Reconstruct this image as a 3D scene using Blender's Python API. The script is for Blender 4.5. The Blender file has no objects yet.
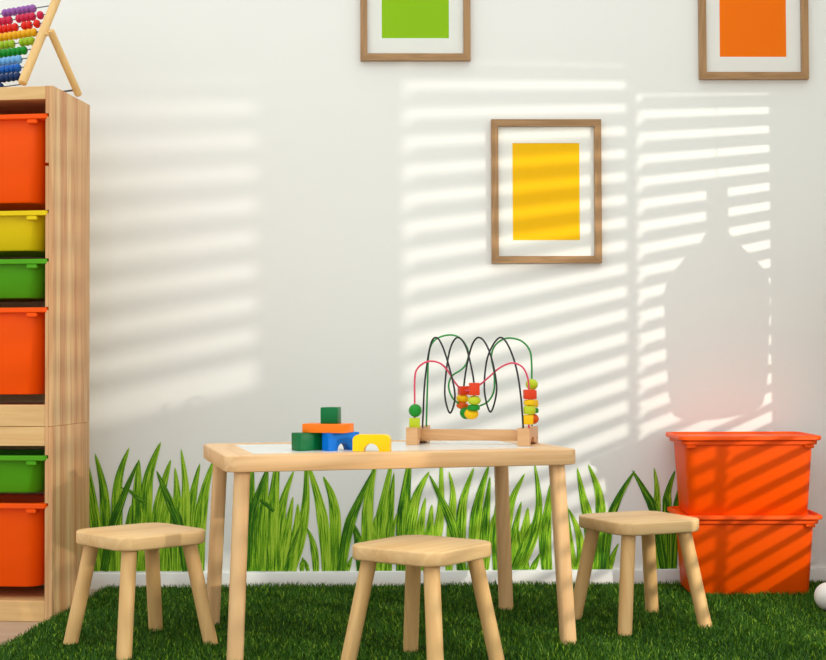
import bpy, bmesh, random
import numpy as np
from math import sin, cos, pi, radians, atan, sqrt, atan2, degrees
from mathutils import Vector, Matrix

random.seed(4)
RNG = np.random.default_rng(7)
SC = bpy.context.scene
COL = SC.collection

# ------------------------------------------------------------------ camera
F = 1400.0
CAM_Y, CAM_Z = -4.34, 0.695
YAW, PIT, ROLL = radians(1.2), atan(32 / 1400), -0.004
CAM_X = -0.0909
fwd = Vector((sin(YAW) * cos(PIT), cos(YAW) * cos(PIT), sin(PIT)))
rgt0 = Vector((cos(YAW), -sin(YAW), 0))
up0 = rgt0.cross(fwd)
cr, sr = cos(ROLL), sin(ROLL)
rgt = rgt0 * cr + up0 * (sr)
up = up0 * cr - rgt0 * (sr)
# image: X' = X cr - Y sr ; Y' = Y cr + X sr (Y down)
rgt = rgt0 * cr - up0 * sr * -1
camd = bpy.data.cameras.new('camera')
cam = bpy.data.objects.new('camera', camd)
COL.objects.link(cam)


def ray(px, py):
    a, b = px - 413, py - 330
    X = a * cr + b * sr
    Y = b * cr - a * sr
    return fwd + rgt0 * (X / F) - up0 * (Y / F)


C0 = Vector((CAM_X, CAM_Y, CAM_Z))


def on_wall(px, py, y=0.0):
    r = ray(px, py)
    return C0 + r * ((y - C0.y) / r.y)


def on_level(px, py, z):
    r = ray(px, py)
    return C0 + r * ((z - C0.z) / r.z)


ex = (ray(414, 330) - ray(413, 330)).normalized()
ey = (ray(413, 329) - ray(413, 330)).normalized()
ez = ex.cross(ey)
cam.matrix_world = Matrix(((ex.x, ey.x, ez.x, C0.x), (ex.y, ey.y, ez.y, C0.y), (ex.z, ey.z, ez.z, C0.z), (0, 0, 0, 1)))
camd.sensor_fit = 'HORIZONTAL'
camd.sensor_width = 36
camd.lens = F * 36 / 826
camd.clip_end = 60
SC.camera = cam

# ------------------------------------------------------------------ materials


def srgb(r, g, b):
    def f(c):
        c /= 255
        return c / 12.92 if c <= .04045 else ((c + .055) / 1.055) ** 2.4
    return (f(r), f(g), f(b), 1)


class NT:
    def __init__(s, name):
        s.m = bpy.data.materials.new(name)
        s.m.use_nodes = True
        s.t = s.m.node_tree
        s.b = s.t.nodes['Principled BSDF']

    def n(s, typ, **kw):
        x = s.t.nodes.new(typ)
        for k, v in kw.items():
            if k in x.inputs:
                x.inputs[k].default_value = v
            else:
                setattr(x, k, v)
        return x

    def l(s, a, b):
        s.t.links.new(a, b)


def plain(name, col, rough=.5, spec=.5, noise=0.0, nscale=20, bump=0.0, bscale=200):
    k = NT(name)
    k.b.inputs['Roughness'].default_value = rough
    k.b.inputs['Specular IOR Level'].default_value = spec
    tc = k.n('ShaderNodeTexCoord')
    nz = k.n('ShaderNodeTexNoise', Scale=nscale, Detail=4.0)
    k.l(tc.outputs['Object'], nz.inputs['Vector'])
    mx = k.n('ShaderNodeMix', data_type='RGBA', blend_type='MULTIPLY')
    mx.inputs[0].default_value = 1
    mx.inputs[6].default_value = col
    rmp = k.n('ShaderNodeMapRange')
    rmp.inputs[3].default_value = 1 - noise
    rmp.inputs[4].default_value = 1 + noise
    k.l(nz.outputs['Fac'], rmp.inputs[0])
    k.l(rmp.outputs[0], mx.inputs[7])
    k.l(mx.outputs[2], k.b.inputs['Base Color'])
    if bump:
        nb = k.n('ShaderNodeTexNoise', Scale=bscale, Detail=3.0)
        k.l(tc.outputs['Object'], nb.inputs['Vector'])
        bp = k.n('ShaderNodeBump', Strength=bump, Distance=.001)
        k.l(nb.outputs['Fac'], bp.inputs['Height'])
        k.l(bp.outputs[0], k.b.inputs['Normal'])
    return k.m


def wood(name, light, dark, axis='X', ring=14.0, rough=.45, strips=0.0, strip_axis='Y', contrast=.6, loc=(0, 0, 0)):
    """wood with grain running along one object axis; strips = width of glued staves"""
    k = NT(name)
    k.b.inputs['Roughness'].default_value = rough
    k.b.inputs['Specular IOR Level'].default_value = .35
    tc = k.n('ShaderNodeTexCoord')
    vec = tc.outputs['Object']
    stave = None
    if strips:
        sp = k.n('ShaderNodeSeparateXYZ')
        k.l(vec, sp.inputs[0])
        dv = k.n('ShaderNodeMath', operation='DIVIDE')
        k.l(sp.outputs[strip_axis], dv.inputs[0])
        dv.inputs[1].default_value = strips
        fl = k.n('ShaderNodeMath', operation='FLOOR')
        k.l(dv.outputs[0], fl.inputs[0])
        wn = k.n('ShaderNodeTexWhiteNoise', noise_dimensions='1D')
        k.l(fl.outputs[0], wn.inputs['W'])
        stave = wn.outputs['Value']
        off = k.n('ShaderNodeVectorMath', operation='SCALE')
        k.l(wn.outputs['Color'], off.inputs[0])
        off.inputs['Scale'].default_value = 7.0
        ad = k.n('ShaderNodeVectorMath', operation='ADD')
        k.l(vec, ad.inputs[0])
        k.l(off.outputs[0], ad.inputs[1])
        vec = ad.outputs[0]
    mp = k.n('ShaderNodeMapping')
    mp.inputs['Location'].default_value = loc
    s = {'X': (.06, 1, 1), 'Y': (1, .06, 1), 'Z': (1, 1, .06)}[axis]
    mp.inputs['Scale'].default_value = s
    k.l(vec, mp.inputs['Vector'])
    nz = k.n('ShaderNodeTexNoise', Scale=ring * 1.6, Detail=2.0, Distortion=.6)
    k.l(mp.outputs[0], nz.inputs['Vector'])
    mu = k.n('ShaderNodeMath', operation='MULTIPLY')
    k.l(nz.outputs['Fac'], mu.inputs[0])
    mu.inputs[1].default_value = 9.0
    fr = k.n('ShaderNodeMath', operation='PINGPONG')
    k.l(mu.outputs[0], fr.inputs[0])
    fr.inputs[1].default_value = 1.0
    fine = k.n('ShaderNodeTexNoise', Scale=ring * 22, Detail=3.0)
    k.l(mp.outputs[0], fine.inputs['Vector'])
    a = k.n('ShaderNodeMath', operation='MULTIPLY_ADD')
    k.l(fine.outputs['Fac'], a.inputs[0])
    a.inputs[1].default_value = .35
    k.l(fr.outputs[0], a.inputs[2])
    pw = k.n('ShaderNodeMapRange')
    pw.inputs[1].default_value = .1
    pw.inputs[2].default_value = 1.3
    pw.inputs[3].default_value = 0
    pw.inputs[4].default_value = contrast
    k.l(a.outputs[0], pw.inputs[0])
    fac = pw.outputs[0]
    if stave is not None:
        ma = k.n('ShaderNodeMath', operation='MULTIPLY_ADD')
        k.l(stave, ma.inputs[0])
        ma.inputs[1].default_value = .6
        k.l(fac, ma.inputs[2])
        cl = k.n('ShaderNodeClamp')
        k.l(ma.outputs[0], cl.inputs[0])
        fac = cl.outputs[0]
    mx = k.n('ShaderNodeMix', data_type='RGBA')
    k.l(fac, mx.inputs[0])
    mx.inputs[6].default_value = light
    mx.inputs[7].default_value = dark
    k.l(mx.outputs[2], k.b.inputs['Base Color'])
    return k.m


PINE_L, PINE_D = srgb(232, 196, 140), srgb(203, 152, 92)
M = {}
M['wall'] = plain('wall_paint', srgb(236, 235, 229), .75, .2, .012, 3, .06, 260)
M['trim'] = plain('trim_paint', srgb(238, 237, 232), .45, .4, .01, 6)
M['floor'] = wood('floor_laminate', srgb(190, 165, 140), srgb(165, 138, 112), 'X', 5, .5, .12, 'Y', .5)
M['shelf_z'] = wood('shelf_pine_upright', srgb(228, 192, 138), srgb(192, 128, 80), 'Z', 14, .45, .027, 'Y', .5)
M['shelf_x'] = wood('shelf_pine_crosswise', srgb(222, 182, 124), srgb(196, 148, 88), 'X', 14, .45, 0, 'Y', .6)
M['table_x'] = wood('table_pine_long', srgb(236, 194, 142), srgb(210, 156, 100), 'X', 16, .4, 0, 'Y', .65)
M['table_y'] = wood('table_pine_short', srgb(236, 194, 142), srgb(210, 156, 100), 'Y', 10, .4, 0, 'Y', .5)
M['leg'] = wood('leg_pine', srgb(232, 188, 134), srgb(206, 150, 94), 'Z', 12, .42, 0, 'Y', .5)
M['stool_leg'] = wood('stool_leg_pine', srgb(228, 184, 122), srgb(203, 150, 86), 'Z', 12, .42, 0, 'Y', .5, (3, 1, 2))
M['seat'] = wood('stool_seat_pine', srgb(232, 194, 138), srgb(210, 162, 104), 'X', 16, .42, .06, 'Y', .5)
M['oak_x'] = wood('frame_oak_cross', srgb(174, 134, 90), srgb(130, 94, 56), 'X', 30, .45, 0, 'Y', .6)
M['oak_z'] = wood('frame_oak_upright', srgb(174, 134, 90), srgb(130, 94, 56), 'Z', 30, .45, 0, 'Y', .6)
M['beech'] = wood('beech', srgb(226, 176, 124), srgb(200, 142, 92), 'X', 25, .4, 0, 'Y', .5)
M['abacus'] = wood('abacus_wood', srgb(226, 186, 122), srgb(202, 152, 88), 'Z', 20, .4, 0, 'Y', .4)
M['inlay'] = plain('white_laminate', srgb(236, 236, 230), .22, .5, .005, 10)
M['mat'] = plain('mat_board', srgb(243, 242, 234), .8, .2, .01, 30)
M['orange_bin'] = plain('orange_plastic', srgb(247, 84, 0), .42, .16, .02, 8)
M['yellow_bin'] = plain('yellow_plastic', srgb(226, 196, 14), .42, .16, .02, 8)
M['green_bin'] = plain('green_plastic', srgb(78, 156, 20), .42, .16, .02, 8)
M['ball'] = plain('white_ball', srgb(236, 226, 216), .55, .4, .03, 40)
M['wire_black'] = plain('black_wire', srgb(16, 16, 18), .3, .5)
M['wire_green'] = plain('green_wire', srgb(28, 140, 50), .3, .5)
M['wire_pink'] = plain('pink_wire', srgb(222, 70, 100), .3, .5)
M['wire_steel'] = plain('dark_steel', srgb(70, 72, 76), .35, .5)
M['backing'] = plain('rug_backing', srgb(28, 52, 16), .9, .1, .1, 60)
M['caster'] = plain('caster_pale', srgb(206, 196, 180), .4, .5, .03, 12)
M['shutter'] = plain('shutter_paint', srgb(240, 238, 232), .5, .3)


def paint(name, rgb, rough=.3):
    if name not in M:
        M[name] = plain(name, srgb(*rgb), rough, .1 if rough > .6 else .22, .03 if rough < .6 else .01, 25)
    return M[name]


def glass():
    k = NT('picture_glass')
    t = k.n('ShaderNodeBsdfTransparent')
    g = k.n('ShaderNodeBsdfGlossy', Roughness=.02)
    fr = k.n('ShaderNodeFresnel', IOR=1.12)
    mx = k.n('ShaderNodeMixShader')
    k.l(fr.outputs[0], mx.inputs[0])
    k.l(t.outputs[0], mx.inputs[1])
    k.l(g.outputs[0], mx.inputs[2])
    k.l(mx.outputs[0], k.t.nodes['Material Output'].inputs['Surface'])
    return k.m


M['glass'] = glass()


def blade_print():
    """printed grass: UV x = across a blade, y = up the blade; 'tone' = tone of the printed blade"""
    k = NT('printed_grass')
    k.b.inputs['Roughness'].default_value = .6
    k.b.inputs['Specular IOR Level'].default_value = .2
    uv = k.n('ShaderNodeUVMap', uv_map='UVMap')
    at = k.n('ShaderNodeAttribute', attribute_name='tone')
    mp = k.n('ShaderNodeMapping')
    mp.inputs['Scale'].default_value = (5, .9, 1)
    ad = k.n('ShaderNodeVectorMath', operation='ADD')
    se = k.n('ShaderNodeAttribute', attribute_name='seed')
    k.l(uv.outputs[0], ad.inputs[0])
    k.l(se.outputs['Vector'], ad.inputs[1])
    k.l(ad.outputs[0], mp.inputs['Vector'])
    nz = k.n('ShaderNodeTexNoise', Scale=1.6, Detail=4.0)
    k.l(mp.outputs[0], nz.inputs['Vector'])
    ge = k.n('ShaderNodeTexCoord')
    n2 = k.n('ShaderNodeTexNoise', Scale=260.0, Detail=2.0)
    k.l(ge.outputs['Object'], n2.inputs['Vector'])
    a = k.n('ShaderNodeMath', operation='MULTIPLY_ADD')
    k.l(n2.outputs['Fac'], a.inputs[0])
    a.inputs[1].default_value = .25
    ct = k.n('ShaderNodeMapRange', clamp=False)
    ct.inputs[1].default_value = .3
    ct.inputs[2].default_value = .7
    ct.inputs[3].default_value = .08
    ct.inputs[4].default_value = .84
    k.l(nz.outputs['Fac'], ct.inputs[0])
    k.l(ct.outputs[0], a.inputs[2])
    b = k.n('ShaderNodeMath', operation='ADD')
    k.l(a.outputs[0], b.inputs[0])
    k.l(at.outputs['Fac'], b.inputs[1])
    su = k.n('ShaderNodeSeparateXYZ')
    k.l(uv.outputs[0], su.inputs[0])
    sd = k.n('ShaderNodeMath', operation='MULTIPLY_ADD')
    k.l(su.outputs[0], sd.inputs[0])
    sd.inputs[1].default_value = .26
    k.l(b.outputs[0], sd.inputs[2])
    b = sd
    rp = k.n('ShaderNodeValToRGB')
    e = rp.color_ramp.elements
    e[0].position = .3
    e[0].color = srgb(36, 88, 6)
    e[1].position = 1.05 if False else 1.0
    e[1].color = srgb(176, 212, 60)
    m1 = e.new(.52)
    m1.color = srgb(66, 126, 12)
    m2 = e.new(.74)
    m2.color = srgb(126, 178, 24)
    k.l(b.outputs[0], rp.inputs[0])
    k.l(rp.outputs[0], k.b.inputs['Base Color'])
    return k.m


M['print'] = blade_print()


def turf():
    k = NT('turf_pile')
    k.b.inputs['Roughness'].default_value = .55
    k.b.inputs['Specular IOR Level'].default_value = .25
    at = k.n('ShaderNodeAttribute', attribute_name='tone')
    rp = k.n('ShaderNodeValToRGB')
    e = rp.color_ramp.elements
    e[0].position = 0
    e[0].color = srgb(30, 68, 4)
    e[1].position = 1
    e[1].color = srgb(150, 184, 44)
    m = e.new(.6)
    m.color = srgb(58, 104, 8)
    k.l(at.outputs['Fac'], rp.inputs[0])
    k.l(rp.outputs[0], k.b.inputs['Base Color'])
    return k.m


M['turf'] = turf()

# ------------------------------------------------------------------ mesh helpers


def finish(name, bm, mat, parent=None, smooth=True, loc=None, angle=35):
    bmesh.ops.recalc_face_normals(bm, faces=bm.faces)
    me = bpy.data.meshes.new(name)
    bm.to_mesh(me)
    bm.free()
    if smooth:
        me.polygons.foreach_set('use_smooth', [True] * len(me.polygons))
        try:
            me.set_sharp_from_angle(angle=radians(angle))
        except Exception:
            pass
    me.materials.append(mat)
    o = bpy.data.objects.new(name, me)
    COL.objects.link(o)
    if parent:
        o.parent = parent
    if loc is not None:
        o.location = loc
    return o


def box(bm, x0, x1, y0, y1, z0, z1, bev=0.0, seg=2):
    b = bmesh.new()
    v = [b.verts.new((x, y, z)) for z in (z0, z1) for x, y in ((x0, y0), (x1, y0), (x1, y1), (x0, y1))]
    for f in ((3, 2, 1, 0), (4, 5, 6, 7), (0, 1, 5, 4), (1, 2, 6, 5), (2, 3, 7, 6), (3, 0, 4, 7)):
        b.faces.new([v[i] for i in f])
    if bev:
        bmesh.ops.bevel(b, geom=b.edges[:], offset=bev, segments=seg, profile=.5, affect='EDGES', clamp_overlap=True)
    merge(bm, b)


def merge(bm, b, mat=None):
    me = bpy.data.meshes.new('tmp')
    b.to_mesh(me)
    b.free()
    if mat is not None:
        me.transform(mat)
    bm.from_mesh(me)
    bpy.data.meshes.remove(me)


def rrect(L, D, r, n=6):
    pts = []
    for cx, cy, a0 in ((1, 1, 0), (-1, 1, 90), (-1, -1, 180), (1, -1, 270)):
        for i in range(n + 1):
            a = radians(a0 + 90 * i / n)
            pts.append((cx * (L / 2 - r) + r * cos(a), cy * (D / 2 - r) + r * sin(a)))
    return pts


def prism(bm, pts, z0, z1, bev=0.0, seg=3, plane='XY'):
    b = bmesh.new()
    def P(p, z):
        return (p[0], p[1], z) if plane == 'XY' else (p[0], z, p[1])
    lo = [b.verts.new(P(p, z0)) for p in pts]
    hi = [b.verts.new(P(p, z1)) for p in pts]
    b.faces.new(lo[::-1])
    b.faces.new(hi)
    n = len(pts)
    for i in range(n):
        b.faces.new((lo[i], lo[(i + 1) % n], hi[(i + 1) % n], hi[i]))
    if bev:
        b.edges.ensure_lookup_table()
        eds = [e for e in b.edges if abs(e.calc_face_angle(0)) > radians(50)]
        bmesh.ops.bevel(b, geom=eds, offset=bev, segments=seg, profile=.5, affect='EDGES', clamp_overlap=True)
    merge(bm, b)


def loops(bm, rings, closed=False, cap0=True, cap1=True):
    vs = [[bm.verts.new(p) for p in r] for r in rings]
    n = len(rings[0])
    pairs = list(zip(vs, vs[1:])) + ([(vs[-1], vs[0])] if closed else [])
    for a, b in pairs:
        for i in range(n):
            bm.faces.new((a[i], a[(i + 1) % n], b[(i + 1) % n], b[i]))
    if not closed:
        if cap0:
            bm.faces.new(vs[0][::-1])
        if cap1:
            bm.faces.new(vs[-1])


def tube(bm, pts, r, n=10, samples=None):
    """round wire through points (Catmull-Rom)"""
    P = [Vector(p) for p in pts]
    if samples:
        Q = []
        for i in range(len(P) - 1):
            p0 = P[max(i - 1, 0)]
            p1, p2 = P[i], P[i + 1]
            p3 = P[min(i + 2, len(P) - 1)]
            for k in range(samples):
                t = k / samples
                Q.append(.5 * ((2 * p1) + (p2 - p0) * t + (2 * p0 - 5 * p1 + 4 * p2 - p3) * t * t + (3 * p1 - p0 - 3 * p2 + p3) * t ** 3))
        Q.append(P[-1])
        P = Q
    rings = []
    nrm = None
    for i, p in enumerate(P):
        d = (P[min(i + 1, len(P) - 1)] - P[max(i - 1, 0)]).normalized()
        if nrm is None:
            nrm = d.orthogonal().normalized()
        else:
            nrm = (nrm - d * nrm.dot(d)).normalized()
        bn = d.cross(nrm)
        rings.append([p + nrm * (r * cos(2 * pi * k / n)) + bn * (r * sin(2 * pi * k / n)) for k in range(n)])
    loops(bm, rings)


def rod(bm, a, b, r0, r1=None, n=20, bev=.0015, shape=1.0, horizontal_ends=False):
    """tapered bar from a to b; shape<1 squarer; ends cut level if asked"""
    r1 = r0 if r1 is None else r1
    a, b = Vector(a), Vector(b)
    d = (b - a)
    if horizontal_ends:
        u, v = Vector((1, 0, 0)), Vector((0, 1, 0))
    else:
        u = d.normalized().orthogonal().normalized()
        v = d.normalized().cross(u)
    L = d.length
    rings = []
    for t, k in ((0, (r0 - bev) / r0), (bev / L, 1), (1 - bev / L, 1), (1, (r1 - bev) / r1)):
        r = (r0 + (r1 - r0) * t) * k
        ring = []
        for i in range(n):
            th = 2 * pi * i / n
            c, s = cos(th), sin(th)
            q = (abs(c) ** (2 / shape) + abs(s) ** (2 / shape)) ** (-shape / 2) if shape != 1 else 1
            ring.append(a + d * t + u * (r * c * q) + v * (r * s * q))
        rings.append(ring)
    loops(bm, rings)


def ball_bm(bm, c, r, sx=1, sz=1, n=20):
    b = bmesh.new()
    bmesh.ops.create_uvsphere(b, u_segments=n, v_segments=n // 2 + 2, radius=r)
    merge(bm, b, Matrix.Translation(c) @ Matrix.Diagonal((sx, sx, sz, 1)))


def thing(name, label, cat, loc=(0, 0, 0), rotz=0.0, group=None):
    o = bpy.data.objects.new(name, None)
    o.empty_display_size = .05
    COL.objects.link(o)
    o.location = loc
    o.rotation_euler = (0, 0, rotz)
    return tag(o, label, cat, group)


def tag(o, label, cat, group=None):
    o['label'] = label
    o['category'] = cat
    if group:
        o['group'] = group
    return o


def struct(name, bm, mat, parent=None, smooth=False):
    o = finish(name, bm, mat, parent, smooth)
    if not parent:
        o['kind'] = 'structure'
    return o


def dup(root, loc, rotz, label, group=None):
    r = root.copy()
    COL.objects.link(r)
    r.location = loc
    r.rotation_euler = (0, 0, rotz)
    r['label'] = label
    if group:
        r['group'] = group
    for ch in list(root.children):
        c = ch.copy()
        COL.objects.link(c)
        c.parent = r
        for g in list(ch.children):
            d = g.copy()
            COL.objects.link(d)
            d.parent = c
    return r


# ------------------------------------------------------------------ room shell
WX = 1.46        # inner face of the right-hand wall
LAMP = Vector((3.42, -3.75, 1.55))    # low strong light outside the windows


def win_y(px):
    """where the light that reaches the wall at this spot crosses the window plane"""
    xw = on_wall(px, 330).x
    t = (LAMP.x - WX) / (LAMP.x - xw)
    return LAMP.y - LAMP.y * (1 - t) * 0 + (0 - LAMP.y) * t


bm = bmesh.new()
box(bm, -2.6, WX + .16, 0, .15, 0, 2.7)
struct('wall_back', bm, M['wall'])
bm = bmesh.new()
box(bm, -2.6, WX + .16, -5.2, .15, -.1, 0)
struct('floor', bm, M['floor'])
bm = bmesh.new()
box(bm, -2.6, WX, -.014, 0, 0, .0505, .003, 2)
struct('baseboard_back', bm, M['trim'], None, True)

# right-hand wall with a wide window (two shuttered panels) and two more openings nearer the viewer
TW = .05
# each bay: y from, y to, lowest and highest light, then the frame's own bottom and top
bays = [(win_y(628), win_y(771), .30, 1.545, .30, 1.6635), (win_y(391), win_y(626), .30, 1.61, .30, 1.6635), (win_y(36), win_y(256), 1.075, 1.575, .868, 1.6635),
        (win_y(36), win_y(256), .31, .856, .30, .867), (-3.10, win_y(0), .31, 1.65, .30, 1.6635)]
openings = [(bays[1][0], bays[0][1], .30, 1.66), (bays[2][0], bays[2][1], .30, 1.66), (bays[4][0], bays[4][1], .30, 1.66)]
bm = bmesh.new()
prev = -5.2
for y0, y1, z0, z1 in sorted(openings):
    y0 -= .06
    box(bm, WX, WX + TW, prev, y0, 0, 2.7)
    box(bm, WX, WX + TW, y0, y1, 0, z0 - .004)
    box(bm, WX, WX + TW, y0, y1, z1 + .004, 2.7)
    prev = y1
box(bm, WX, WX + TW, prev, 0, 0, 2.7)
struct('wall_right', bm, M['wall'])
PITCH, SLAT, TILT = .0502, .041, radians(-54)
for i, (y0, y1, z0, z1, fz0, fz1) in enumerate(bays):
    root = bpy.data.objects.new('window_%d' % (i + 1), None)
    COL.objects.link(root)
    root['kind'] = 'structure'
    root.location = (WX + .012, 0, 0)
    bm = bmesh.new()
    w = .010
    a0 = y0 - .06 if i else bays[1][1] + .001
    a0 += .001
    for a, b, c, d in ((a0, y0 + .002, fz0, fz1), (y1 - .002, y1 - .0005, fz0, fz1), (y0 + .002, y1 - .002, fz0, z0 + w), (y0 + .002, y1 - .002, z1 - w, fz1)):
        box(bm, -.008, .010, a, b, c, d)
    struct('window_frame', bm, M['shutter'], root, False)
    z = z1 - .030
    while z > z0 + .03:
        b = bmesh.new()
        bb = bmesh.new()
        prism(bb, [(SLAT / 2 * cos(2 * pi * k / 16), .0022 * sin(2 * pi * k / 16)) for k in range(16)], y0 + .004, y1 - .004, 0, 1, 'XZ')
        merge(b, bb, Matrix.Translation((0.014, 0, z)) @ Matrix.Rotation(TILT if i < 3 else radians(-38), 4, 'Y'))
        struct('shutter_slat', b, M['shutter'], root, True)
        z -= PITCH

# ------------------------------------------------------------------ grass rug
ZR = .015
rug = thing('grass_rug', 'dark green artificial grass rug spread under the play table and stools', 'rug', (0, 0, 0))
outline = [(-.935, -.05), (1.42, -.05), (1.42, -1.75), (-1.09, -1.75)]
bm = bmesh.new()
prism(bm, outline, 0.0005, .012)
finish('backing', bm, M['backing'], rug, False)
NB = 175000
# more blades near the eye line is not needed: uniform scatter in the outline
px = RNG.uniform(-1.10, 1.42, NB)
py = RNG.uniform(-1.75, -.05, NB)
left = -.935 + (py + .05) / (-1.70) * (-.155)
keep = (px > left)
px, py = px[keep], py[keep]
n = len(px)
h = RNG.uniform(.008, .021, n) * (0.85 + .15 * np.sin(px * 9 + 2 * np.sin(py * 7)))
wd = RNG.uniform(.0007, .0013, n)
az = RNG.uniform(0, 2 * pi, n)
face = RNG.uniform(0, 2 * pi, n)
lean = RNG.uniform(.1, .9, n) * h
dx, dy = np.cos(az) * lean, np.sin(az) * lean
wx, wy = np.cos(face) * wd, np.sin(face) * wd
V = np.zeros((n, 5, 3), np.float32)
z0 = .0115
V[:, 0] = np.stack([px - wx, py - wy, np.full(n, z0)], 1)
V[:, 1] = np.stack([px + wx, py + wy, np.full(n, z0)], 1)
V[:, 2] = np.stack([px + dx * .35 + wx * .85, py + dy * .35 + wy * .85, z0 + h * .6], 1)
V[:, 3] = np.stack([px + dx * .35 - wx * .85, py + dy * .35 - wy * .85, z0 + h * .6], 1)
V[:, 4] = np.stack([px + dx, py + dy, z0 + h], 1)
me = bpy.data.meshes.new('pile')
me.vertices.add(n * 5)
me.vertices.foreach_set('co', V.ravel())
base = (np.arange(n) * 5)[:, None]
li = np.concatenate([base + np.array([0, 1, 2, 3]), base + np.array([3, 2, 4])], 1).ravel()
me.loops.add(n * 7)
me.loops.foreach_set('vertex_index', li.astype(np.int32))
me.polygons.add(n * 2)
ls = np.stack([np.arange(n) * 7, np.arange(n) * 7 + 4], 1).ravel()
me.polygons.foreach_set('loop_start', ls.astype(np.int32))
me.polygons.foreach_set('loop_total', np.tile([4, 3], n).astype(np.int32))
me.update(calc_edges=True)
at = me.attributes.new('tone', 'FLOAT', 'POINT')
tone = np.clip(RNG.normal(.42, .2, n), 0, 1)
tone[RNG.random(n) < .05] = .95
at.data.foreach_set('value', np.repeat(tone, 5).astype(np.float32))
me.materials.append(M['turf'])
me.validate()
pile = bpy.data.objects.new('pile', me)
COL.objects.link(pile)
pile.parent = rug
pile['kind'] = 'stuff'

# ------------------------------------------------------------------ grass wall stickers
# each blade: base (x), bends ..., tip; in points along the wall; width; dark?
BASE = 571
S1 = [([(99, BASE), (96, 530), (91, 490), (86, 457)], 11, 0), ([(108, BASE), (106, 520), (103, 485), (95, 453)], 10.5, 0),
      ([(117, BASE), (117, 515), (119, 478), (129.5, 447)], 11, .05), ([(134, BASE), (136, 520), (138, 480), (139, 459)], 10, -.03),
      ([(104, BASE), (112, 530), (124, 495), (139, 460)], 9, -.22), ([(143, BASE), (145, 515), (149, 475), (161, 441.5)], 13, .04),
      ([(153, BASE), (157, 520), (163, 487), (171, 459)], 11, 0), ([(176, BASE), (177, 515), (177, 490), (175, 467)], 9, .05),
      ([(183, BASE), (185, 520), (185.5, 485), (181, 448)], 9.5, .08), ([(189, BASE), (190, 520), (194, 490), (200, 463)], 10, -.02),
      ([(199, BASE), (200, 525), (205, 490), (213.5, 460)], 12, .03), ([(187, BASE), (179, 525), (167, 495), (156.5, 470)], 9.5, -.22),
      ([(146, 503), (138, 498), (130, 491), (120, 487)], 4, -.25), ([(126, BASE), (127, 540), (129, 520), (131, 505)], 8, .04),
      ([(163, BASE), (165, 530), (167, 510), (168, 496)], 9, .05), ([(90, BASE), (88, 545), (86, 530), (85, 515)], 7, -.1), ([(171, BASE), (170, 540), (172, 520), (172, 508)], 9, -.06),
      ([(110, BASE), (111, 560), (113, 550), (115, 540)], 8, -.06), ([(139, BASE), (140, 545), (142, 520), (141, 505)], 9, -.1), ([(155, BASE), (152, 545), (150, 525), (151, 508)], 9, -.05)]
S2 = [([(250, BASE), (250, 530), (252, 490), (252, 452)], 8, 0), ([(262, BASE), (263, 520), (265, 490), (268, 458)], 9, .02),
      ([(247, BASE), (250, 525), (258, 495), (271, 460)], 9, -.22), ([(271, BASE), (272, 520), (275, 485), (279, 448)], 12, -.02),
      ([(279, BASE), (280, 525), (284, 498), (294, 470)], 10, 0), ([(283, BASE), (285, 545), (289, 520), (293, 496)], 9, .05), ([(292, BASE), (294, 545), (297, 525), (298, 503)], 10, .08),
      ([(291, BASE), (300, 540), (306, 500), (306, 455)], 10.5, .06), ([(327, BASE), (324, 530), (318, 497), (306, 458)], 11, .05), ([(335, BASE), (335.5, 525), (332, 497), (323, 476)], 11, .0),
      ([(316, BASE), (315, 555), (312, 540), (306.5, 527)], 7, .03), ([(274, 511), (266, 504), (260, 500), (251, 498)], 4, -.25),
      ([(302, BASE), (302, 566), (302.5, 562), (303, 557)], 5, -.1), ([(308, BASE), (307, 567), (306, 563), (304, 559)], 4, -.15),
      ([(256, BASE), (257, 545), (258, 520), (258, 505)], 10, -.05), ([(267, BASE), (266, 545), (265, 530), (266, 512)], 8, -.1), ([(286, BASE), (290, 555), (295, 540), (302, 520)], 5, -.2),
      ([(241, BASE), (240, 530), (244, 500), (247, 478)], 8, .0), ([(277, BASE), (276, 550), (279, 535), (280, 518)], 8, -.08)]
S3 = [([(341, BASE), (348, 530), (358, 503), (376, 466)], 10, -.2), ([(347, BASE), (348, 567), (350, 562), (352.5, 556)], 5, .0), ([(361, BASE), (360, 550), (357, 535), (352, 521)], 9.5, -.22),
      ([(368, BASE), (367, 525), (370, 490), (377, 458)], 11, .0), ([(379, BASE), (380, 530), (385, 497), (392, 460)], 12, .02), ([(388, BASE), (388, 535), (391, 505), (394, 472)], 9, -.12),
      ([(388, BASE), (390, 550), (393, 530), (397.5, 512)], 6, .06), ([(402, BASE), (403, 525), (406, 490), (411, 450)], 13, -.02), ([(409, BASE), (411, 525), (417, 495), (429.5, 471)], 11, .06),
      ([(417, BASE), (419, 540), (422, 517), (425.5, 497)], 9, .06), ([(427, BASE), (428, 545), (430, 525), (432, 504)], 10, .08), ([(428, BASE), (436, 540), (441, 505), (441, 452)], 9.5, .08),
      ([(449, BASE), (451, 525), (453, 495), (449, 471)], 8, .05), ([(463, BASE), (455, 533), (443, 503), (429, 474)], 9, -.22), ([(461, BASE), (461, 525), (464, 497), (474, 467)], 10, -.02),
      ([(472, BASE), (475, 525), (480, 495), (489, 464)], 11, .0), ([(483, BASE), (484, 535), (487, 505), (490, 476)], 9, -.1), ([(486, BASE), (488, 550), (490, 530), (494.5, 513)], 6, .06),
      ([(376, BASE), (373, 548), (374, 530), (376, 515)], 8, .04), ([(497, BASE), (496, 540), (497, 515), (499, 488)], 9, -.05), ([(420, BASE), (415, 548), (412, 530), (411, 515)], 7, -.1), ([(478, BASE), (478, 548), (480, 530), (480, 515)], 8, .03)]
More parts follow.
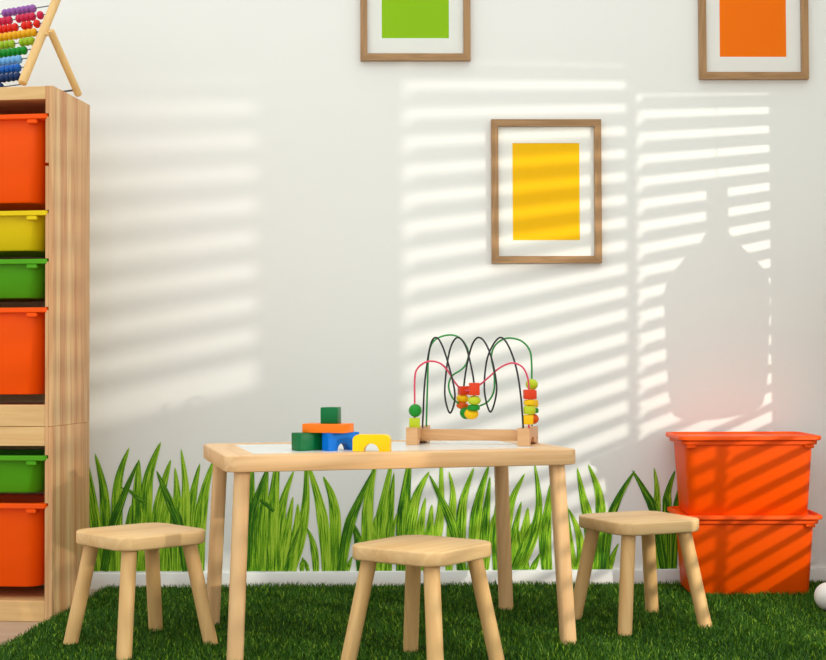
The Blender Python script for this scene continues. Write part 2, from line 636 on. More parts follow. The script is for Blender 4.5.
S4 = [([(504, BASE), (506, 530), (512, 500), (525, 473)], 10, .05), ([(511, BASE), (513, 548), (516, 525), (521.5, 501)], 9, .05), ([(521, BASE), (523, 545), (526, 525), (528, 507)], 11, .08),
      ([(519, BASE), (532, 540), (539, 505), (534.5, 462)], 9.5, .08), ([(532, BASE), (534, 566), (537, 560), (541, 552)], 6, .06), ([(547, BASE), (545, 540), (547, 515), (551, 482)], 12, -.03),
      ([(512, BASE), (518, 556), (524, 540), (532, 522)], 5, -.16), ([(514, BASE), (508, 556), (506, 545), (505, 530)], 7, -.08), ([(527, BASE), (524, 556), (521, 545), (519, 530)], 7, .02)]
S5 = [([(576, BASE), (571, 550), (568, 525), (566, 498)], 7, .06), ([(578, BASE), (581, 550), (577, 528), (568, 508)], 8, .06), ([(592, BASE), (588, 520), (583, 497), (577, 467)], 10, .08),
      ([(600, BASE), (601, 520), (598, 490), (588, 464)], 10, -.02), ([(604, BASE), (609, 525), (619, 497), (635, 470)], 9, -.2), ([(664, BASE), (655, 515), (645, 492), (632, 470)], 9, -.2),
      ([(656, BASE), (656, 520), (657, 492), (654, 467)], 8, -.05), ([(667, BASE), (667, 510), (668, 492), (675, 470)], 9, -.1), ([(609, BASE), (611, 562), (614, 553), (618.5, 543)], 6, -.02),
      ([(594, BASE), (596, 548), (597, 530), (598, 515)], 10, .0), ([(648, BASE), (650, 540), (650, 525), (652, 510)], 8, -.15), ([(585, BASE), (587, 555), (590, 540), (592, 528)], 6, -.06), ([(604, BASE), (603, 550), (602, 540), (603, 525)], 7, -.1),
      ([(672, BASE), (674, 530), (678, 500), (682, 480)], 10, -.08)]


def sticker(blades, label):
    bm = bmesh.new()
    uvl = bm.loops.layers.uv.new('UVMap')
    tl = bm.verts.layers.float.new('tone')
    sl = bm.verts.layers.float.new('seed')
    rr = random.Random(len(blades))
    zb = .0512
    order = sorted(range(len(blades)), key=lambda i: (blades[i][2] < -.15, rr.random()))
    for rank, i in enumerate(order):
        pts, w, tn = blades[i]
        P = [Vector((p[0], p[1], 0)) for p in pts]
        Q = []
        for a in range(3):
            p0, p1, p2, p3 = P[max(a - 1, 0)], P[a], P[a + 1], P[min(a + 2, 3)]
            for k in range(6):
                t = k / 6
                Q.append(.5 * ((2 * p1) + (p2 - p0) * t + (2 * p0 - 5 * p1 + 4 * p2 - p3) * t * t + (3 * p1 - p0 - 3 * p2 + p3) * t ** 3))
        Q.append(P[-1])
        N = len(Q)
        y = -.0006 - .00012 * rank
        rows = []
        ou = rr.random() * 40
        tj = rr.uniform(-.12, .10)
        for k, q in enumerate(Q):
            t = k / (N - 1)
            d = (Q[min(k + 1, N - 1)] - Q[max(k - 1, 0)]).normalized()
            nn = Vector((-d.y, d.x, 0))
            ww = w * .52 * (min(1, (1 - t) / .55) ** .72) * (.86 + .14 * min(1, t / .3))
            row = []
            for s in (-1, 1):
                qq = q + nn * ww * s
                p = on_wall(qq.x, qq.y)
                p.y = y
                p.z = max(p.z, zb)
                v = bm.verts.new(p)
                v[tl] = tn + tj
                v[sl] = ou
                row.append(v)
            rows.append(row)
        for k in range(N - 1):
            f = bm.faces.new((rows[k][0], rows[k][1], rows[k + 1][1], rows[k + 1][0]))
            for lp, (u, vv) in zip(f.loops, ((0, k), (1, k), (1, k + 1), (0, k + 1))):
                lp[uvl].uv = (u, vv / (N - 1) * 3)
    
    o = finish('grass_wall_sticker', bm, M['print'], None, False)
    return tag(o, label, 'wall sticker', 'grass stickers along the foot of the back wall')


sticker(S1, 'printed green grass wall sticker between the shelf tower and the table, behind the left stool')
sticker(S2, 'printed green grass wall sticker seen under the left half of the play table')
sticker(S3, 'printed green grass wall sticker behind the middle stool')
sticker(S4, 'printed green grass wall sticker clump framed between the two right-hand table legs')
sticker(S5, 'printed green grass wall sticker with crossed dark blades behind the right stool')

# ------------------------------------------------------------------ pictures


def picture(x0, zb, colour, label):
    W, Hh, fw_, dp = .342, .447, .0215, .019
    t = thing('picture_frame', label, 'picture', (x0 + W / 2, -.0005, zb), 0, 'framed pictures on the wall')
    r = finish
    f = bpy.data.objects.new('frame', None)
    # moulding: four mitred sides in two meshes (grain along each side)
    def side(pts, mat, nm):
        bm = bmesh.new()
        prism(bm, pts, -dp, 0, .002, 2, 'XZ')
        return finish(nm, bm, mat, t)
    a, b = W / 2, W / 2 - fw_
    bpy.data.objects.remove(f)
    side([(-a, 0), (a, 0), (b, fw_), (-b, fw_)], M['oak_x'], 'frame_side')
    side([(-b, Hh - fw_), (b, Hh - fw_), (a, Hh), (-a, Hh)], M['oak_x'], 'frame_side')
    side([(-a, 0), (-b, fw_), (-b, Hh - fw_), (-a, Hh)], M['oak_z'], 'frame_side')
    side([(b, fw_), (a, 0), (a, Hh), (b, Hh - fw_)], M['oak_z'], 'frame_side')
    bm = bmesh.new()
    pw, ph = .209, .303
    pcz = .072
    mw = b - .0002
    m0, m1 = fw_ + .0002, Hh - fw_ - .0002
    bx, bz0, bz1 = pw / 2, pcz, pcz + ph
    # mat board with a real window cut in it
    for xx0, xx1, zz0, zz1 in ((-mw, -bx, m0, m1), (bx, mw, m0, m1), (-bx, bx, m0, bz0), (-bx, bx, bz1, m1)):
        box(bm, xx0, xx1, -.0045, -.003, zz0, zz1)
    finish('mat_board', bm, M['mat'], t, False)
    bm = bmesh.new()
    box(bm, -mw, mw, -.003, -.0012, m0, m1)
    finish('paper', bm, colour, t, False)['label'] = 'plain coloured paper in the mat window'
    bm = bmesh.new()
    box(bm, -mw, mw, -.0135, -.0120, m0, m1)
    finish('glass', bm, M['glass'], t, False)
    return t


p = on_wall(361, 61.5)
picture(-.1600, p.z, paint('lime_paper', (150, 200, 18), .7), 'oak framed lime green picture hanging highest at the top centre of the wall')
p = on_wall(491.5, 263.5)
picture(.2450, p.z, paint('yellow_paper', (252, 196, 2), .7), 'oak framed yellow picture hanging lowest, in the middle of the wall')
p = on_wall(699, 80)
picture(.8965, p.z, paint('orange_paper', (255, 124, 4), .7), 'oak framed orange picture hanging above the orange storage boxes')

# ------------------------------------------------------------------ shelf tower
ST, SP = (-.984, -.5433, 0), -.1366
SW, SD = .44, .29


def shelf_unit(name, label, z0, hh, grooves, top_h, bot_h):
    t = thing(name, label, 'shelf', (ST[0], ST[1], z0), SP, 'stacked pine shelf units')
    for s in (0, 1):
        bm = bmesh.new()
        xo, xi, xg = (0, -.012, -.021) if s == 0 else (-SW, -SW + .012, -SW + .021)
        box(bm, min(xo, xi), max(xo, xi), 0, SD, 0, hh, .0012, 1)
        zz = 0.0
        for g in sorted(grooves):
            box(bm, min(xi, xg), max(xi, xg), 0.0, SD, zz, g - .0075)
            zz = g + .0015
        box(bm, min(xi, xg), max(xi, xg), 0.0, SD, zz, hh)
        finish('side_panel', bm, M['shelf_z'], t, True)
    bm = bmesh.new()
    box(bm, -SW + .0212, -.0212, 0.001, SD - .01, hh - top_h, hh - .0003, .0012, 1)
    finish('top_panel', bm, M['shelf_x'], t)
    bm = bmesh.new()
    box(bm, -SW + .0212, -.0212, 0.001, SD - .01, 0.0003, bot_h, .0012, 1)
    finish('bottom_panel', bm, M['shelf_x'], t)
    bm = bmesh.new()
    box(bm, -SW + .0212, -.0212, SD - .009, SD - .003, bot_h + .0003, hh - top_h - .0003)
    finish('shade_board', bm, M['shelf_x'], t)  # board added across the open back so the gaps between bins stay dark
    return t


def zu(y):
    return 1.448 - (y - 88) / 365.7


def zl(y):
    return (621 - y) / 372.0


up_rims = [zu(116), zu(212), zu(260), zu(308)]
lo_rims = [zl(455), zl(503)]
shelf_unit('shelf_unit', 'tall pine shelf unit holding four plastic bins, on top of a shorter unit', .525, .923, [r - .525 for r in up_rims] + [zu(165) - .525], .036, .058)
shelf_unit('shelf_unit', 'short pine shelf unit on the floor holding a green and an orange bin', 0, .5245, lo_rims, .052, .056)


def bin_mesh(L, D, hh, rt, rr, wall, taper, rim_w, rim_h, tabs=True, tab_z=.012, tab_x=.09):
    """open plastic bin, origin at middle of its base"""
    bm = bmesh.new()
    Lt, Dt = L - 2 * rim_w, D - 2 * rim_w
    rings = []
    def ring(l, d, r, z):
        rings.append([(x, y, z) for x, y in rrect(l, d, r, 5)])
    Lb, Db = Lt - 2 * taper, Dt - 2 * taper
    ring(Lb - .008, Db - .008, rr - .004, 0)
    ring(Lb, Db, rr, .005)
    ring(Lt, Dt, rr, hh - rim_h)
    ring(L - .003, D - .003, rt, hh - rim_h)
    ring(L, D, rt, hh - rim_h + .0015)
    ring(L, D, rt, hh - .0015)
    ring(L - .003, D - .003, rt, hh)
    ring(Lt - 2 * wall, Dt - 2 * wall, rr - wall, hh)
    ring(Lb - 2 * wall, Db - 2 * wall, rr - wall, wall)
    loops(bm, rings)
    if tabs:
        for s in (-1, 1):
            x = s * (Lt / 2 - tab_x)
            box(bm, x - .014, x + .014, -D / 2 + .001, -Dt / 2 + .004, hh - rim_h - tab_z, hh - rim_h - .0005, .002, 1)
    return bm


SM = Matrix.Translation(ST) @ Matrix.Rotation(SP, 4, 'Z')


def shelf_bin(rim_z, bot_z, mat, label):
    hh = rim_z - bot_z
    D = .28
    o = finish('storage_bin', bin_mesh(.409, D, hh, .012, .042, .0025, .014, .021, .0068 + .0065, True, .012, .022), mat, None)
    # the flange that slides in the grooves is thinner than the front lip
    o.location = SM @ Vector((-SW / 2, D / 2 - .006, bot_z))
    o.rotation_euler = (0, 0, SP)
    return tag(o, label, 'bin', 'plastic bins in the shelf tower')


for rz, bz, mt, lb in ((up_rims[0], zu(202.5), 'orange_bin', 'deep orange plastic bin at the very top of the shelf tower'),
                       (up_rims[1], zu(250.5), 'yellow_bin', 'shallow yellow plastic bin in the shelf tower'),
                       (up_rims[2], zu(298), 'green_bin', 'shallow green plastic bin directly under the yellow bin'),
                       (up_rims[3], zu(394), 'orange_bin', 'deep orange plastic bin directly under the upper green bin'),
                       (lo_rims[0], zl(493), 'green_bin', 'shallow green plastic bin in the lower shelf unit'),
                       (lo_rims[1], zl(588), 'orange_bin', 'deep orange plastic bin at the bottom of the shelf tower')):
    shelf_bin(rz, bz, M[mt], lb)

# ------------------------------------------------------------------ abacus on the tower
AZ = 1.4485
ab_m = C0 + ray(22, 85) * (3.83 / (ray(22, 85).dot(fwd)))
aroot = thing('abacus', 'colourful wooden bead abacus frame standing on top of the shelf tower', 'toy', (ab_m.x, ab_m.y, AZ), radians(60))
AW = .31
SL = .49          # lean of the main frame
for y in (0, AW):
    bm = bmesh.new()
    rod(bm, (0, y, .012), (SL * .33, y, .33), .0125, None, 20, .003)
    finish('post', bm, M['abacus'], aroot)
    bm = bmesh.new()
    yy = y + (-.019 if y == 0 else .019)
    rod(bm, (.088, yy, .176), (.205, yy, .0112), .0105, None, 18, .003)
    finish('prop_leg', bm, M['abacus'], aroot)
    bm = bmesh.new()
    rod(bm, (.080, y, .163), (.080, yy, .163), .006, None, 12, .001)
    finish('pin', bm, M['abacus'], aroot)
bm = bmesh.new()
rod(bm, (.194, -.019, .026), (.194, AW + .019, .026), .0028, None, 8, .0005)
finish('brace_rod', bm, M['wire_steel'], aroot)
ROWS = [('navy_bead', (14, 44, 92)), ('navy_bead', (14, 44, 92)), ('blue_bead', (22, 92, 176)), ('sky_bead', (110, 168, 214)), ('green_bead', (18, 134, 30)), ('lime_bead', (150, 180, 30)),
        ('amber_bead', (228, 164, 12)), ('red_bead', (216, 36, 20)), ('crimson_bead', (200, 36, 74)), ('purple_bead', (146, 86, 158))]
ENDS = [[.105, .125, .15, .17], [.043 + .0215 * k for k in range(9)], [.058 + .0215 * k for k in range(8)], [.070 + .0215 * k for k in range(8)], [.062 + .0215 * k for k in range(8)],
        [.043, .064, .085, .134, .156, .178, .2], [.048 + .0215 * k for k in range(9)], [.05, .086, .107, .151, .173, .195, .217], [.05, .086, .107, .128, .149, .195, .217, .238], [.1, .121, .142, .163, .188, .209, .231]]
for k, (nm, rgb) in enumerate(ROWS):
    z = .012 + .0272 * k
    x = SL * z
    bm = bmesh.new()
    rod(bm, (x, .008, z), (x, AW - .008, z), .0016, None, 8, .0003)
    finish('wire', bm, M['wire_steel'], aroot)
    proto = None
    for y in [q * .82 for q in ENDS[k]]:
        if proto is None:
            bm = bmesh.new()
            ball_bm(bm, (0, 0, 0), .0122, 1, 1, 16)
            proto = finish('bead', bm, paint(nm, rgb, .25), aroot)
            proto.scale = (1, .74, 1)
            proto.location = (x, y, z)
            proto['label'] = nm.split('_')[0] + ' bead'
        else:
            c = proto.copy()
            COL.objects.link(c)
            c.location = (x, y, z)

# ------------------------------------------------------------------ play table
TL, TD, TH, TT = .851, .529, .4685, .037
table = thing('play_table', 'low pine play table with white inlaid top', 'table', (-.0944, -.8126, ZR), .2264)
IN = .074
bm = bmesh.new()
outer = rrect(TL, TD, .035, 6)
# frame of the top: ring between outer outline and the inlay opening
hi = TH
b = bmesh.new()
il, idp = TL / 2 - IN, TD / 2 - IN
n4 = 7
inner = []
for i, (x, y) in enumerate(outer):
    q = i // n4
    cx, cy = ((1, 1), (-1, 1), (-1, -1), (1, -1))[q]
    inner.append((cx * il, cy * idp, i))
def ringv(pts, z, inset=0.0):
    return [b.verts.new((x, y, z)) for x, y in pts]
def off(pts, d):
    L2, D2 = TL - 2 * d, TD - 2 * d
    return rrect(L2, D2, .035 - d, 6)
r_top_in = [b.verts.new((cx, cy, hi)) for cx, cy in ((il, idp), (-il, idp), (-il, -idp), (il, -idp))]
r_in_lo = [b.verts.new((v.co.x, v.co.y, hi - .006)) for v in r_top_in]
R = [ringv(off(outer, .004), hi), ringv(off(outer, .0012), hi - .0012), ringv(outer, hi - .004), ringv(outer, hi - TT + .004), ringv(off(outer, .0012), hi - TT + .0012), ringv(off(outer, .004), hi - TT)]
N = len(outer)
for a, c in zip(R, R[1:]):
    for i in range(N):
        b.faces.new((a[i], a[(i + 1) % N], c[(i + 1) % N], c[i]))
b.faces.new(R[-1])
for q in range(4):
    seg = R[0][q * n4:(q + 1) * n4]
    nq = (q + 1) % 4
    for i in range(n4 - 1):
        b.faces.new((seg[i], seg[i + 1], r_top_in[q]))
    b.faces.new((seg[-1], R[0][(nq * n4)], r_top_in[nq], r_top_in[q]))
    b.faces.new((r_top_in[q], r_top_in[nq], r_in_lo[nq], r_in_lo[q]))
b.faces.new(r_in_lo)
merge(bm, b)
top = finish('tabletop', bm, M['table_x'], table, True, None, 40)
# cross rails at both ends carry grain the short way
me = top.data
me.materials.append(M['table_y'])
for pl in me.polygons:
    c = pl.center
    if abs(c.x) > il - .001 and abs(pl.normal.z) > .9 and c.z > hi - .001:
        pl.material_index = 1
bm = bmesh.new()
box(bm, -il + .0008, il - .0008, -idp + .0008, idp - .0008, hi - .0058, hi - .0004, .0006, 1)
finish('inlay_panel', bm, M['inlay'], table)
for sx in (-1, 1):
    for sy in (-1, 1):
        bm = bmesh.new()
        rod(bm, (sx * .382, sy * .222, TH - TT), (sx * .4015, sy * .243, 0), .0182, .0187, 28, .0015, .62, True)
        finish('leg', bm, M['leg'], table)

# ------------------------------------------------------------------ stools


def make_stool(loc, rz, label):
    t = thing('stool', label, 'stool', loc, rz, 'low pine stools at the play table')
    w, hs, th = .2515, .2755, .032
    bm = bmesh.new()
    rings = []
    # rounded-square seat with very slightly bowed sides and eased edges
    def ring(d, z):
        pts = rrect(w - 2 * d, w - 2 * d, .052 - d, 8)
        out = []
        for x, y in pts:
            m = 1 + .006 * (1 - (min(abs(x), abs(y)) / (w / 2)) ** 2)
            out.append((x * m, y * m, z))
        rings.append(out)
    ring(.006, hs - th)
    ring(.002, hs - th + .0012)
    ring(0, hs - th + .005)
    ring(0, hs - .004)
    ring(.0012, hs - .0012)
    ring(.004, hs)
    loops(bm, rings)
    finish('seat', bm, M['seat'], t, True, None, 50)
    for sx in (-1, 1):
        for sy in (-1, 1):
            bm = bmesh.new()
            rod(bm, (sx * .084, sy * .084, hs - th + .0003), (sx * .121, sy * .121, 0), .0182, .0180, 24, .0012, 1.0, True)
            finish('leg', bm, M['stool_leg'], t)
    return t


GS = 'low pine stools at the play table'
st = make_stool((-.6823, -.918, ZR), .7342, 'low pine stool between the shelf tower and the play table')
dup(st, (-.0064, -1.2022, ZR), .925, 'low pine stool standing in front of the middle of the play table', GS)
dup(st, (.5697, -.6995, ZR), .3987, 'low pine stool beside the orange storage boxes', GS)

# ------------------------------------------------------------------ orange storage boxes with lids


def lidded_box(name, loc, rz, label):
    t = thing(name, label, 'storage box', loc, rz, 'stacked orange storage boxes')
    L, D, hh = .405, .262, .2205
    finish('body', bin_mesh(L - .012, D - .012, hh, .02, .03, .003, .012, .010, .012, True, .010, .016), M['orange_bin'], t)
    bm = bmesh.new()
    rings = []
    def ring(l, d, r, z):
        rings.append([(x, y, z) for x, y in rrect(l, d, r, 6)])
    z = hh + .0005
    ring(L - .02, D - .02, .018, z)
    ring(L + .004, D + .004, .026, z - .0)
    ring(L + .010, D + .010, .028, z + .002)
    ring(L + .010, D + .010, .028, z + .010)
    ring(L + .006, D + .006, .026, z + .013)
    ring(L - .012, D - .012, .022, z + .013)
    ring(L - .020, D - .020, .020, z + .007)
    loops(bm, rings)
    finish('lid', bm, M['orange_bin'], t)
    return t


b1 = lidded_box('storage_box', (.978, -.172, .0135), radians(-3.0), 'lower orange lidded plastic box standing on the grass rug')
dup(b1, (.976, -.172, .0135 + .2290), radians(-2.2), 'upper orange lidded plastic box stacked on the lower one')

# ------------------------------------------------------------------ ball
pb = on_level(831, 612, ZR)
bm = bmesh.new()
ball_bm(bm, (0, 0, 0), .038, 1, 1, 32)
o = finish('ball', bm, M['ball'], None)
o.location = (pb.x, pb.y + .02, ZR + .0385)
tag(o, 'small white ball on the grass rug beside the lower orange box', 'ball')

# ------------------------------------------------------------------ building blocks on the table
ZT = ZR + TH + .0001


def block(bm_, mat, name, px, py, rz, label, z=0.0, dy=0.0):
    o = finish(name, bm_, mat, None)
    p = on_level(px, py, ZT)
    o.location = (p.x, p.y + dy, ZT + z)
    o.rotation_euler = (0, 0, radians(rz))
    return tag(o, label, 'toy block', 'wooden building blocks on the table')


def arch_poly(w, h_, r, corner=0.0, n=16):
    pts = [(-w / 2, 0)]
    pts += [(-r * cos(pi * k / n), r * sin(pi * k / n)) for k in range(n + 1)]
    pts += [(w / 2, 0)]
    if corner:
        pts += [(w / 2 - corner + corner * cos(pi / 2 * k / 8), h_ - corner + corner * sin(pi / 2 * k / 8)) for k in range(9)]
        pts += [(-w / 2 + corner - corner * sin(pi / 2 * k / 8), h_ - corner + corner * cos(pi / 2 * k / 8)) for k in range(9)]
    else:
        pts += [(w / 2, h_), (-w / 2, h_)]
    return pts


BH = .0425
bm = bmesh.new()
box(bm, 0, .086, 0, .040, 0, BH, .0015, 2)
block(bm, paint('block_green', (0, 104, 52), .35), 'toy_block', 300.3, 451, 36, 'dark green rectangular wooden block lying under the left end of the orange block')
bm = bmesh.new()
prism(bm, [(x + .045, z) for x, z in arch_poly(.090, BH, .0185)], 0, .027, .0012, 2, 'XZ')
block(bm, paint('block_blue', (4, 110, 206), .35), 'arch_block', 328.5, 451, 37, 'blue wooden arch block under the right end of the orange block')
bm = bmesh.new()
prism(bm, [(x + .0445, z) for x, z in arch_poly(.089, .0395, .0185, .014)], 0, .028, .0012, 2, 'XZ')
block(bm, paint('block_yellow', (255, 204, 4), .35), 'arch_block', 352.6, 451.3, -10, 'yellow rounded wooden arch block beside the blue arch')
bm = bmesh.new()
box(bm, 0, .110, 0, .062, 0, .0215, .0015, 2)
block(bm, paint('block_orange', (246, 120, 18), .35), 'toy_block', 301.5, 451, -20, 'long orange wooden block laid across the green and blue blocks', BH + .0002, .022)
bm = bmesh.new()
box(bm, -.0205, .0205, 0, .043, 0, .039, .0015, 2)
block(bm, paint('block_green', (0, 104, 52), .35), 'toy_block', 328.5, 451, -12, 'dark green wooden cube on top of the orange block', BH + .0219, .016)

# ------------------------------------------------------------------ bead maze
MT = radians(-15)
pL, pR = on_level(406, 445.3, ZT), on_level(529, 445.6, ZT)
mz = thing('bead_maze', 'wooden bead maze with black, green and pink wires on the play table', 'toy', ((pL.x + pR.x) / 2, (pL.y + pR.y) / 2, ZT), MT)
mc, ms = cos(MT), sin(MT)
S0 = 1400 / ((Vector(mz.location) - C0).dot(fwd))


def mw_(px_, py_, y):
    """wire point: seen at this spot, y behind the front of the base"""
    n_ = Vector((-ms, mc, 0))
    r_ = ray(px_, py_)
    p = C0 + r_ * ((n_.dot(Vector(mz.location) - C0) + y) / n_.dot(r_))
    d = p - Vector(mz.location)
    return Vector((d.x * mc + d.y * ms, y, d.z))


FH = .044
xl, xr = mw_(406, 440, 0).x, mw_(529.3, 440, 0).x
fl = .145


def foot(x0, x1):
    bm = bmesh.new()
    pts = [(0, 0), (.022, 0)] + [(.022 + .033 - .033 * cos(pi * k / 12), .021 * sin(pi * k / 12)) for k in range(1, 12)] + [(fl - .022, 0), (fl, 0), (fl, FH), (0, FH)]
    b_ = bmesh.new()
    lo = [b_.verts.new((x0, y, z)) for y, z in pts]
    hi_ = [b_.verts.new((x1, y, z)) for y, z in pts]
    b_.faces.new(lo)
    b_.faces.new(hi_[::-1])
    for i in range(len(pts)):
        b_.faces.new((lo[i], lo[(i + 1) % len(pts)], hi_[(i + 1) % len(pts)], hi_[i]))
    eds = [e for e in b_.edges if abs(e.calc_face_angle(0)) > radians(50)]
    bmesh.ops.bevel(b_, geom=eds, offset=.0015, segments=2, profile=.5, affect='EDGES', clamp_overlap=True)
    merge(bm, b_)
    return bm


finish('base_foot', foot(xl, xl + .030), M['beech'], mz)
finish('base_foot', foot(xr - .030, xr), M['beech'], mz)
bm = bmesh.new()
box(bm, xl + .0302, xr - .0302, .045, .066, .010, .038, .0012, 2)
finish('base_rail', bm, M['beech'], mz)


def wire(pts, mat, nm):
    bm = bmesh.new()
    tube(bm, [mw_(*p) for p in pts], .0024, 10, 8)
    return finish('wire', bm, mat, mz)


yf, yb = .022, .100
wire([(422.5, 428, .055), (423.3, 410, .055), (425, 380, .055), (430, 347, .055), (435.5, 337.5, .052), (442, 345, .042), (450, 370, .030), (455, 396, .022), (450, 413, .03), (444.8, 394, .055), (447.5, 362, .075), (452, 344, .078),
      (458.5, 337.5, .07), (466, 347, .050), (471.5, 368, .030), (474, 384, .024), (474, 400, .024), (473, 413, .03), (469, 418, .045), (465, 412, .062), (463.5, 396, .072), (464.6, 380, .075), (468, 360, .075), (473, 343, .072), (479.5, 337.5, .06), (487, 346, .046), (493.5, 366, .030),
      (496.6, 391, .022), (490.5, 412, .03), (484.5, 391, .055), (486.5, 362, .075), (493, 345, .078), (501, 337.5, .07), (509, 347, .05), (516.5, 369, .030), (521, 398, .018), (523.5, 432, .014)], M['wire_black'], 'black')
wire([(426.3, 427, yb), (427.5, 385, yb), (429, 353, yb), (435, 340, yb), (448.5, 335, yb), (460, 338, yb), (468, 350, yb - .01), (467, 362, yb - .02), (461.5, 369.5, yb - .03), (452, 376, yb - .045), (448.6, 386, yb - .055), (452, 397, yb - .055), (459, 403.5, yb - .04), (469, 408, yb - .02), (479, 406, yb - .01), (488.5, 401, yb),
      (494, 390, yb), (494, 372, yb), (491.5, 358, yb), (493.5, 348, yb), (500, 341, yb), (509, 338, yb), (521.5, 341, yb), (529.5, 350, yb), (531.6, 363, yb), (531.8, 385, yb), (532, 426, yb)], M['wire_green'], 'green')
wire([(414.8, 430, yf), (414.7, 403, yf), (414.8, 378.5, yf), (417.5, 368.5, yf), (425, 362.5, yf), (433, 361.2, yf + .005), (441.5, 364.2, yf + .01), (448, 371, yf + .02), (454, 381, yf + .03), (460.5, 388.5, yf + .04), (466.5, 390.5, yf + .042), (472.5, 389, yf + .04), (480.5, 384.2, yf + .03), (489, 377, yf + .02), (499.5, 368, yf + .01),
      (511.4, 363, yf), (521.5, 366.3, yf), (527, 375.5, yf), (529, 390, yf), (529, 428, yf)], M['wire_pink'], 'pink')
G_, L_, R_, Y_, O_ = ('bead_green', (30, 140, 40)), ('bead_lime', (190, 204, 40)), ('bead_red', (226, 66, 26)), ('bead_yellow', (244, 192, 10)), ('bead_orange', (222, 92, 20))


def bead(kind, px_, py_, y, wpx, hpx, cl, rot=0.0, tilt=0.0):
    bm = bmesh.new()
    w_, h_ = wpx / S0 / 2, hpx / S0 / 2
    if kind == 'ball':
        ball_bm(bm, (0, 0, 0), w_, 1, h_ / w_, 22)
    elif kind == 'cube':
        box(bm, -w_, w_, -w_, w_, -h_, h_, min(w_, h_) * .12, 2)
    else:
        rings = []
        for zz, rr_ in ((-h_, .78), (-h_ * .7, .95), (0, 1), (h_ * .7, .95), (h_, .78)):
            rings.append([(w_ * rr_ * cos(2 * pi * k / 22), w_ * rr_ * sin(2 * pi * k / 22), zz) for k in range(22)])
        loops(bm, rings)
    o = finish('bead', bm, paint(*cl, .28), mz)
    o.location = mw_(px_, py_, y)
    o.rotation_euler = (0, radians(tilt), radians(rot))
    o['label'] = cl[0].split('_')[1] + {'ball': ' round bead', 'cube': ' cube bead', 'disc': ' disc bead'}[kind]
    return o


bead('cube', 414.6, 422.7, yf, 11, 10, L_, 14)
bead('ball', 415.2, 410.5, yf, 13.4, 13.4, G_)
# the string of beads at the bottom of the black loop: front limb, bottom, back limb
bead('cube', 474.3, 389, .024, 10.5, 12.5, R_, 14)
bead('ball', 474.3, 400.5, .024, 13.5, 10, L_)
bead('disc', 473.6, 407.7, .026, 13, 5.5, G_)
bead('ball', 471.5, 413.8, .034, 14.5, 11.5, Y_)
bead('ball', 465.8, 413.3, .060, 13, 11.5, G_, 0, 40)
bead('disc', 462.5, 405.5, .072, 12.5, 7, O_, 0, 20)
bead('ball', 462.6, 398.5, .074, 13, 9.5, Y_, 0, 8)
bead('cube', 464.2, 390.5, .075, 11, 9, R_, 30)
# right-hand stacks
bead('cube', 528.2, 419.6, yf, 9.5, 9.5, Y_, 14)
bead('disc', 529.5, 410, yf, 12.5, 8.5, L_)
bead('disc', 530, 402.5, yf, 12.5, 5.5, Y_)
bead('cube', 529, 394.3, yf, 10.5, 9.5, R_, 20)
bead('ball', 533, 418.8, yb, 12, 11, O_)
bead('disc', 532.5, 410.5, yb, 13, 5, G_)
bead('disc', 532.2, 403.5, yb, 13, 8, Y_)
bead('cube', 532, 394.5, yb, 9.5, 9, R_, 10)
bead('ball', 531.8, 384.5, yb, 12.6, 11.6, L_)

# ------------------------------------------------------------------ unseen bottle-shaped form added to throw a shadow on the back wall


def shade_pt(px_, py_, y):
    w_ = on_wall(px_, py_)
    t = y / LAMP.y
    return w_ + (LAMP - w_) * t


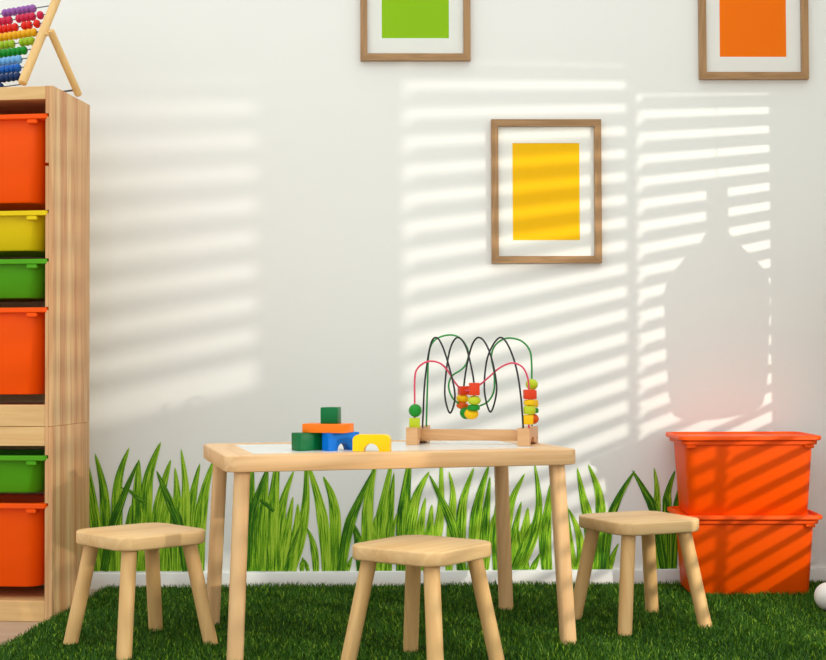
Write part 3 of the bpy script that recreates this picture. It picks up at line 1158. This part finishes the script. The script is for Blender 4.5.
VY = -.55
v0, v1 = shade_pt(717, 182, VY), shade_pt(717, 412, VY)
vx = v0.x
zt_, zb_ = v0.z, v1.z
caster_root = thing('shadow_caster', 'bottle-shaped shadow caster added out of view at the right-hand wall', 'shadow caster', (vx, VY, zb_))
vh = zt_ - zb_
bm = bmesh.new()
prof = [(.020, .0), (.085, 0), (.100, .015), (.110, .10), (.114, .22), (.118, .45), (.120, .53), (.108, .60), (.072, .68), (.040, .735), (.026, .78), (.024, .97), (.026, .99), (.012, 1.0)]
rings = [[(r_ * cos(2 * pi * k / 36), r_ * sin(2 * pi * k / 36), h2 * vh) for k in range(36)] for r_, h2 in prof]
loops(bm, rings)
finish('caster_body', bm, M['caster'], caster_root, True, None, 60)
bm = bmesh.new()
rod(bm, (0, 0, vh - .001), (0, 0, 1.735 - zb_), .0012, None, 8, .0003)
finish('caster_cord', bm, M['wire_steel'], caster_root)
bm = bmesh.new()
rod(bm, (-.012, 0, 1.740 - zb_), (WX - vx - .0005, 0, 1.740 - zb_), .006, None, 14, .001)
finish('caster_arm', bm, M['wire_steel'], caster_root)

# ------------------------------------------------------------------ light
ld = bpy.data.lights.new('window_light', 'SPOT')
ld.energy = 500
ld.color = (1.0, .95, .84)
ld.shadow_soft_size = .024
ld.spot_size = radians(54)
ld.spot_blend = 1.0
lo = bpy.data.objects.new('window_light', ld)
COL.objects.link(lo)
lo.location = LAMP
aim = Vector((.66, 0, .24)) - LAMP
lo.rotation_euler = aim.to_track_quat('-Z', 'Y').to_euler()

# daylight that fills the room: brightest from above and from the window side
wd_ = bpy.data.worlds.new('room_daylight')
SC.world = wd_
wd_.use_nodes = True
nt = wd_.node_tree
bg = nt.nodes['Background']
tc = nt.nodes.new('ShaderNodeTexCoord')
dt = nt.nodes.new('ShaderNodeVectorMath')
dt.operation = 'DOT_PRODUCT'
nt.links.new(tc.outputs['Generated'], dt.inputs[0])
dt.inputs[1].default_value = Vector((.30, -.35, .89)).normalized()
mr = nt.nodes.new('ShaderNodeMapRange')
mr.inputs[1].default_value = -.6
mr.inputs[2].default_value = 1.0
mr.inputs[3].default_value = .62
mr.inputs[4].default_value = 1.85
nt.links.new(dt.outputs['Value'], mr.inputs[0])
nt.links.new(mr.outputs[0], bg.inputs['Strength'])
bg.inputs['Color'].default_value = (.945, .995, 1.0, 1)

vs = SC.view_settings
vs.view_transform = 'Standard'
vs.look = 'None'
vs.exposure = 0
vs.gamma = 1
vs.use_curve_mapping = False
SC.cycles.max_bounces = 8
SC.cycles.diffuse_bounces = 4
SC.cycles.transparent_max_bounces = 12
